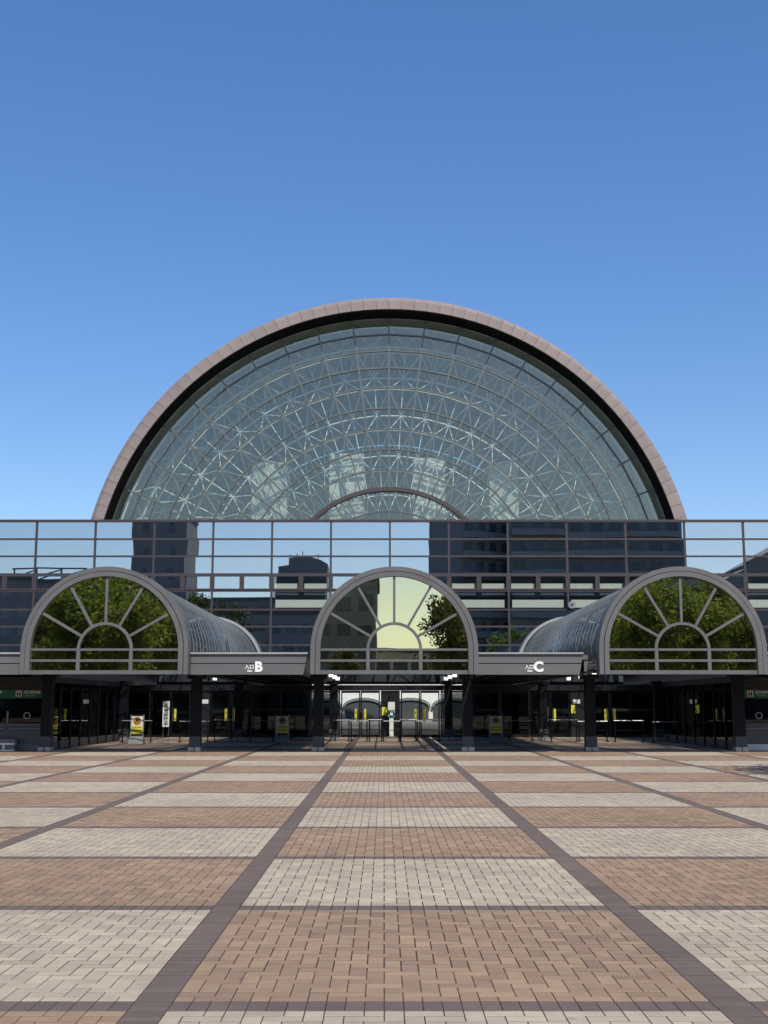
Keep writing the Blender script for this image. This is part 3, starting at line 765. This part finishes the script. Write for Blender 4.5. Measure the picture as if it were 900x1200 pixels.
# floodlights on the canopy edges
M['lens'] = bpy.data.materials.new('lit_lens'); M['lens'].use_nodes = True
_p = M['lens'].node_tree.nodes['Principled BSDF']; _p.inputs['Emission Color'].default_value = (1, .97, .92, 1); _p.inputs['Emission Strength'].default_value = 0.9
def flood(x, y, z, label):
    t = thing('floodlight', (x, y, z), label, 'lamp', 'small white floodlights under the vaults')
    MB().box(x-.09, x+.09, y-.06, y+.06, z-.08, z+.07).build('lamp_head', M['lamp'], t)
    MB().box(x-.075, x+.075, y-.066, y-.061, z-.065, z+.055).build('lens', M['lens'], t)
    MB().box(x-.02, x+.02, y-.02, y+.02, z+.0705, z+.20).build('bracket', M['column'], t)
for cx, wd in ((-VC, 'B side'), (0, 'middle'), (VC, 'C side')):
    for q, y in enumerate((43, 46, 49)):
        for sx in (-1, 1):
            if cx == -VC and sx < 0 or cx == VC and sx > 0: continue
            flood(cx + sx*2.2, y, 2.62, f'white floodlight of the {wd} vault edge, {("front", "second", "third")[q]} of its row on the {"booth" if abs(cx+sx*2.2) > VC else "inner"} side' if cx else f'white floodlight of the middle vault, {("front", "second", "third")[q]} of the row by canopy {"B" if sx < 0 else "C"}')

t = thing('horn_speaker', (9.6, 62.75, 6.72), 'round grey horn speaker on the glass front above the C side vault', 'speaker')
MB().arc(9.55, 6.74, .0001, .20, 0, 360, 62.62, 62.78, 20).build('horn', M['grey'], t)
MB().arc(9.55, 6.74, .0001, .06, 0, 360, 62.60, 62.615, 12).build('driver', M['ink'], t)
MB().box(9.35, 10.3, 62.79, 62.85, 6.53, 6.58).build('arm', M['column'], t)

# ------------------------------------------------------------------ trees around the plaza and behind the photographer
def leaf_material(name, c):
    m = bpy.data.materials.new(name); m.use_nodes = True
    n = m.node_tree.nodes; l = m.node_tree.links; p = n['Principled BSDF']
    p.inputs['Roughness'].default_value = 0.6
    ge = n.new('ShaderNodeNewGeometry')
    ramp = n.new('ShaderNodeValToRGB'); e = ramp.color_ramp.elements
    e[0].color = (c[0]*.55, c[1]*.6, c[2]*.6, 1); e[1].color = (c[0]*1.7, c[1]*1.35, c[2]*1.0, 1)
    l.new(ge.outputs['Random Per Island'], ramp.inputs[0]); l.new(ramp.outputs[0], p.inputs['Base Color'])
    tr = n.new('ShaderNodeBsdfTranslucent'); l.new(ramp.outputs[0], tr.inputs['Color'])
    mx = n.new('ShaderNodeMixShader'); mx.inputs[0].default_value = 0.62
    l.new(p.outputs[0], mx.inputs[1]); l.new(tr.outputs[0], mx.inputs[2]); l.new(mx.outputs[0], n['Material Output'].inputs[0])
    return m
M['leaf'] = leaf_material('leaf_green', (0.098, 0.160, 0.034)); M['leaf2'] = leaf_material('leaf_dark', (0.05, 0.075, 0.02))
M['bark'] = mat('bark', (0.11, 0.085, 0.065), 0.9, 0, 0.25, 5, 0.4, 20)

def tree_meshes(h, rx, base, nleaf, seed, lm, leafsize=.16, open_=0.0):
    rs = np.random.default_rng(seed); rd = random.Random(seed)
    tr = MB(); p = Vector((0,0,0)); r = .028*h; tips = []
    top = h*.55
    for k in range(5):
        q = Vector((rd.gauss(0, .06)*h/8, rd.gauss(0, .06)*h/8, top*(k+1)/5)); tr.tube(p, q, r, r*.86, 8); p = q; r *= .86
        if k >= 1:
            for b_ in range(3):
                a_ = rd.uniform(0, 2*PI); ln = rx*rd.uniform(.45, .95)
                m1 = q + Vector((math.cos(a_)*ln*.5, math.sin(a_)*ln*.5, rd.uniform(.1, .25)*h*.6)); m2 = q + Vector((math.cos(a_)*ln, math.sin(a_)*ln, rd.uniform(.15, .42)*h))
                tr.tube(q, m1, r*.5, r*.3, 6); tr.tube(m1, m2, r*.3, r*.08, 5); tips += [m1, m2, (m1+m2)/2]
                for e_ in range(2):
                    m3 = m1 + Vector((rd.gauss(0,.3)*rx, rd.gauss(0,.3)*rx, rd.uniform(.05,.2)*h)); tr.tube(m1, m3, r*.2, r*.05, 4); tips.append(m3)
    trunk = tr.mesh('trunk', M['bark'], True)
    # leaf clumps around branch tips and over an uneven shell
    nc = int(46*(1-open_)); cz = (base+h)/2; rz = (h-base)/2
    cl = []
    for k in range(nc):
        while True:
            v = rs.normal(size=3); v /= np.linalg.norm(v)
            rad = rs.uniform(.45, .95)
            if v[2] > -.75: break
        cl.append((np.array([0,0,cz]) + v*rad*np.array([rx, rx, rz]), rs.uniform(.16, .34)*rx))
    for tp in tips:
        if tp.z > base: cl.append((np.array(tp), rs.uniform(.14, .26)*rx))
    wts = np.array([c[1]**2 for c in cl]); wts /= wts.sum()
    ids = rs.choice(len(cl), nleaf, p=wts)
    cen = np.array([cl[i][0] for i in ids]); rad = np.array([cl[i][1] for i in ids])
    d = rs.normal(size=(nleaf, 3)); d /= np.linalg.norm(d, axis=1)[:,None]
    pos = cen + d*(rad*rs.random(nleaf)**.45)[:,None]
    u = rs.normal(size=(nleaf, 3)); u /= np.linalg.norm(u, axis=1)[:,None]
    w_ = np.cross(u, rs.normal(size=(nleaf, 3))); w_ /= np.linalg.norm(w_, axis=1)[:,None]
    sz = (leafsize*rs.uniform(.6, 1.2, nleaf))[:,None]
    co = np.stack([pos - u*sz, pos + w_*sz*.5, pos + u*sz, pos - w_*sz*.5], 1).reshape(-1)
    me = bpy.data.meshes.new('crown'); me.vertices.add(nleaf*4); me.vertices.foreach_set('co', co)
    me.loops.add(nleaf*4); me.loops.foreach_set('vertex_index', np.arange(nleaf*4, dtype=np.int32))
    me.polygons.add(nleaf); me.polygons.foreach_set('loop_start', np.arange(nleaf, dtype=np.int32)*4)
    me.update(calc_edges=True); me.materials.append(lm)
    return trunk, me
TM = {'round': tree_meshes(7.4, 3.0, 1.4, 9500, 3, M['leaf'], .14), 'mid': tree_meshes(9.6, 3.3, 2.0, 10000, 5, M['leaf'], .16),
      'dark': tree_meshes(11, 3.2, 2.5, 5200, 8, M['leaf2'], .2, .35), 'tall': tree_meshes(20, 4.6, 7, 4200, 11, M['leaf2'], .30, .5)}
def tree(kind, x, y, label, rz=0.0, sc=1.0):
    t = thing('broadleaf_tree', (x, y, 0), label, 'tree', 'trees around the plaza'); t.rotation_euler.z = rz; t.scale = (sc,)*3
    for nme, me in zip(('trunk', 'crown'), TM[kind]):
        o = bpy.data.objects.new(nme, me); col.objects.link(o); o.parent = t
for x, y, kind, lab, sc in ((12.7, 24.5, 'round', 'dense green tree mirrored in the fan window beside the C sign', 1.0), (-12.9, 25, 'round', 'dense green tree mirrored in the fan window beside the B sign', 1.0),
                            (-16.5, 16, 'mid', 'green tree on the B side of the plaza, second along the row', 1.0), (13.2, 9, 'mid', 'green tree mirrored in the glass front next to the C side vault', 1.0),
                            (18.5, 14, 'mid', 'green tree on the C side of the plaza, behind the first row', .95), (-14, 4, 'mid', 'green tree on the B side of the plaza, third along the row', .9),
                            (5.2, -20, 'dark', 'dark tree mirrored against pale sky in the middle fan window', 1.0), (8.4, -24, 'dark', 'dark tree mirrored low in the middle fan window edge', .8),
                            (-37, -30, 'tall', 'tall dark tree beside the mirrored tower', .95), (-26.5, -32, 'tall', 'tall open tree mirrored just past the tower', .84), (-20.5, -34, 'tall', 'tall open tree mirrored between tower and domed roof', .78),
                            (20, -12, 'mid', 'green tree far behind on the C side of the plaza', 1.0), (-20, -10, 'mid', 'green tree far behind on the B side of the plaza', 1.0),
                            (-3.8, -38, 'dark', 'dark tree mirrored before the grey block in the middle fan window', .7)):
    tree(kind, x, y, lab, random.uniform(0, 6), sc)

# ------------------------------------------------------------------ city behind the photographer, mirrored in the glass
M['city'] = mat('city_render', (0.20, 0.215, 0.225), 0.8, 0, 0.12, .2); M['city2'] = mat('city_brick', (0.17, 0.175, 0.185), 0.8, 0, 0.12, .2)
M['citylight'] = mat('city_pale', (0.55, 0.54, 0.47), 0.8, 0, 0.1, .3); M['citywin'] = mat('city_window', (0.05, 0.065, 0.08), 0.2, 0, 0.4)
M['roofdark'] = mat('city_roof', (0.07, 0.075, 0.08), 0.7)
def block(name, x0, x1, y0, y1, z1, m, label, cols, rows, zs=3.0, wsz=(1.6, 1.5), rot=0.0, balcony=False, winm=None):
    """a block whose windowed face looks north (+y) towards the plaza"""
    t = thing(name, ((x0+x1)/2, y1, 0), label, 'building', 'city blocks behind the plaza')
    w2 = (x1-x0)/2; dp = y1-y0
    def part(n_, mb, mm): 
        o = bpy.data.objects.new(n_, mb.mesh(n_, mm)); col.objects.link(o); o.parent = t; return o
    part('wall', MB().box(-w2, w2, -dp, 0, 0, z1), m)
    part('roof', MB().box(-w2-.25, w2+.25, -dp-.25, .25, z1+.002, z1+.6), M['roofdark'])
    wm = MB().box(-wsz[0]/2, wsz[0]/2, .0, .05, -wsz[1]/2, wsz[1]/2).mesh('window', winm or M['citywin'])
    bm2 = MB().box(-w2*.98, w2*.98, .01, 1.2, -.12, .9).mesh('balcony', M['city'])
    for r in range(rows):
        z = z1 - 2.2 - r*zs
        if z < 2: break
        for c in range(cols):
            o = bpy.data.objects.new('window', wm); col.objects.link(o); o.parent = t; o.location = (-w2 + (c+.5)*2*w2/cols, .02, z)
        if balcony:
            o = bpy.data.objects.new('balcony', bm2); col.objects.link(o); o.parent = t; o.location = (0, 0, z-1.75)
    t.rotation_euler.z = rot
    return t
block('tower', -44.3, -34.6, -92, -80, 34.2, M['city2'], 'slim dark tower mirrored above the B side vault', 2, 5, 4.2, (1.0, 1.8))
block('office_wing', -33.5, -24, -70, -62, 15.5, M['citylight'], 'low pale block in front of the slim tower with large panels', 3, 3, 4.6, (2.5, 3.8), winm=M['city'])
block('apartment_block', 20.5, 49.4, -86, -70, 33, M['city2'], 'wide dark apartment block mirrored across the glass front above C', 9, 11, 3.3, (2.0, 1.5), balcony=True)
block('apartment_wing', 12.2, 21.5, -86, -74, 33, M['city2'], 'angled wing of the wide apartment block with stepped balconies', 4, 11, 3.3, (1.3, 1.6), R(-24), balcony=True)
d_ = thing('domed_building', (-19.2, -150, 0), 'distant dark building with shallow curved roof and aerials', 'building')
MB().prism([(-25, 0), (-13.4, 0), (-13.4, 33), (-15, 34), (-17, 34.7), (-19, 35.0), (-21, 34.9), (-22.6, 34.6), (-22.6, 33), (-25, 32.6)], -160, -150).build('wall', M['city2'], d_)
for x, h in ((-22.4, 36), (-20.9, 36.3), (-19.5, 36.8), (-15.7, 36.2)): MB().tube((x, -151, 33), (x, -151, h), .12, n=5).build('aerial', M['roofdark'], d_)
g_ = thing('gabled_hall', (66, -60, 0), 'dark hall with a pitched roof mirrored beyond the C side vault', 'building')
MB().prism([(53, 0), (80, 0), (80, 22), (67, 29), (57, 23.6), (57, 23), (53, 21)], -76, -60).build('wall', M['city2'], g_)
MB().box(56.4, 57.6, -59.98, -59.6, 0, 21).build('pilaster', M['city'], g_)
block('street_block', -66, -47.5, -84, -70, 21.8, M['city2'], 'mid height block with rooftop frame mirrored past the B side booth', 7, 6, 3.2, (1.5, 1.5), winm=M['city'])
fr_ = thing('roof_frame', (-56, -74, 22.4), 'steel frame on the roof of the block past the booth', 'frame')
for k in range(4):
    MB().tube((-62+4*k, -72, 22.4), (-62+4*k, -72, 23.9), .16, n=5).build('post', M['roofdark'], fr_)
    if k < 3: MB().tube((-62+4*k, -72, 22.5), (-58+4*k, -72, 23.8), .12, n=5).build('brace', M['roofdark'], fr_)
MB().box(-62.3, -49.7, -72.2, -71.8, 23.9, 24.1).build('beam', M['roofdark'], fr_)
block('grey_block', -21, -1.3, -76, -60, 15.6, M['city2'], 'grey block mirrored on the B side of the middle fan window', 8, 4, 3.2)
block('pale_block', -2, 12, -124, -110, 9.5, M['citylight'], 'low pale building mirrored in the hub of the middle fan window', 5, 2, 4.0, (2.2, 1.6))
block('long_block', -120, -22, -128, -112, 22, M['city2'], 'long dark block closing the far side past the tower', 24, 5, 3.6, (2, 1.6))
block('long_block', 14, 120, -128, -112, 21, M['city2'], 'long dark block closing the far side behind the apartments', 24, 5, 3.6, (2, 1.6))

# ------------------------------------------------------------------ litter on the paving
for x, y, lab in ((-1.79, 8.35, 'crumpled white scrap of paper on pale paving'), (0.20, 10.85, 'tiny white scrap on the pale middle paving strip'), (2.82, 10.9, 'tiny white scrap on brown paving on the C side')):
    mb = MB(); pr = random.Random(int(y*100))
    pts = [(pr.uniform(-.02, .02), pr.uniform(-.02, .02), pr.uniform(.002, .014)) for _ in range(7)]
    for k in range(5): mb.add([pts[k], pts[k+1], pts[(k+3) % 7]], [(0, 1, 2)])
    o = mb.build('paper_scrap', M['white']); o.location = (x, y, .002); o.scale = (1.0 if y < 9 else .7,)*3
    tag(o, lab, 'litter', 'scraps on the paving')
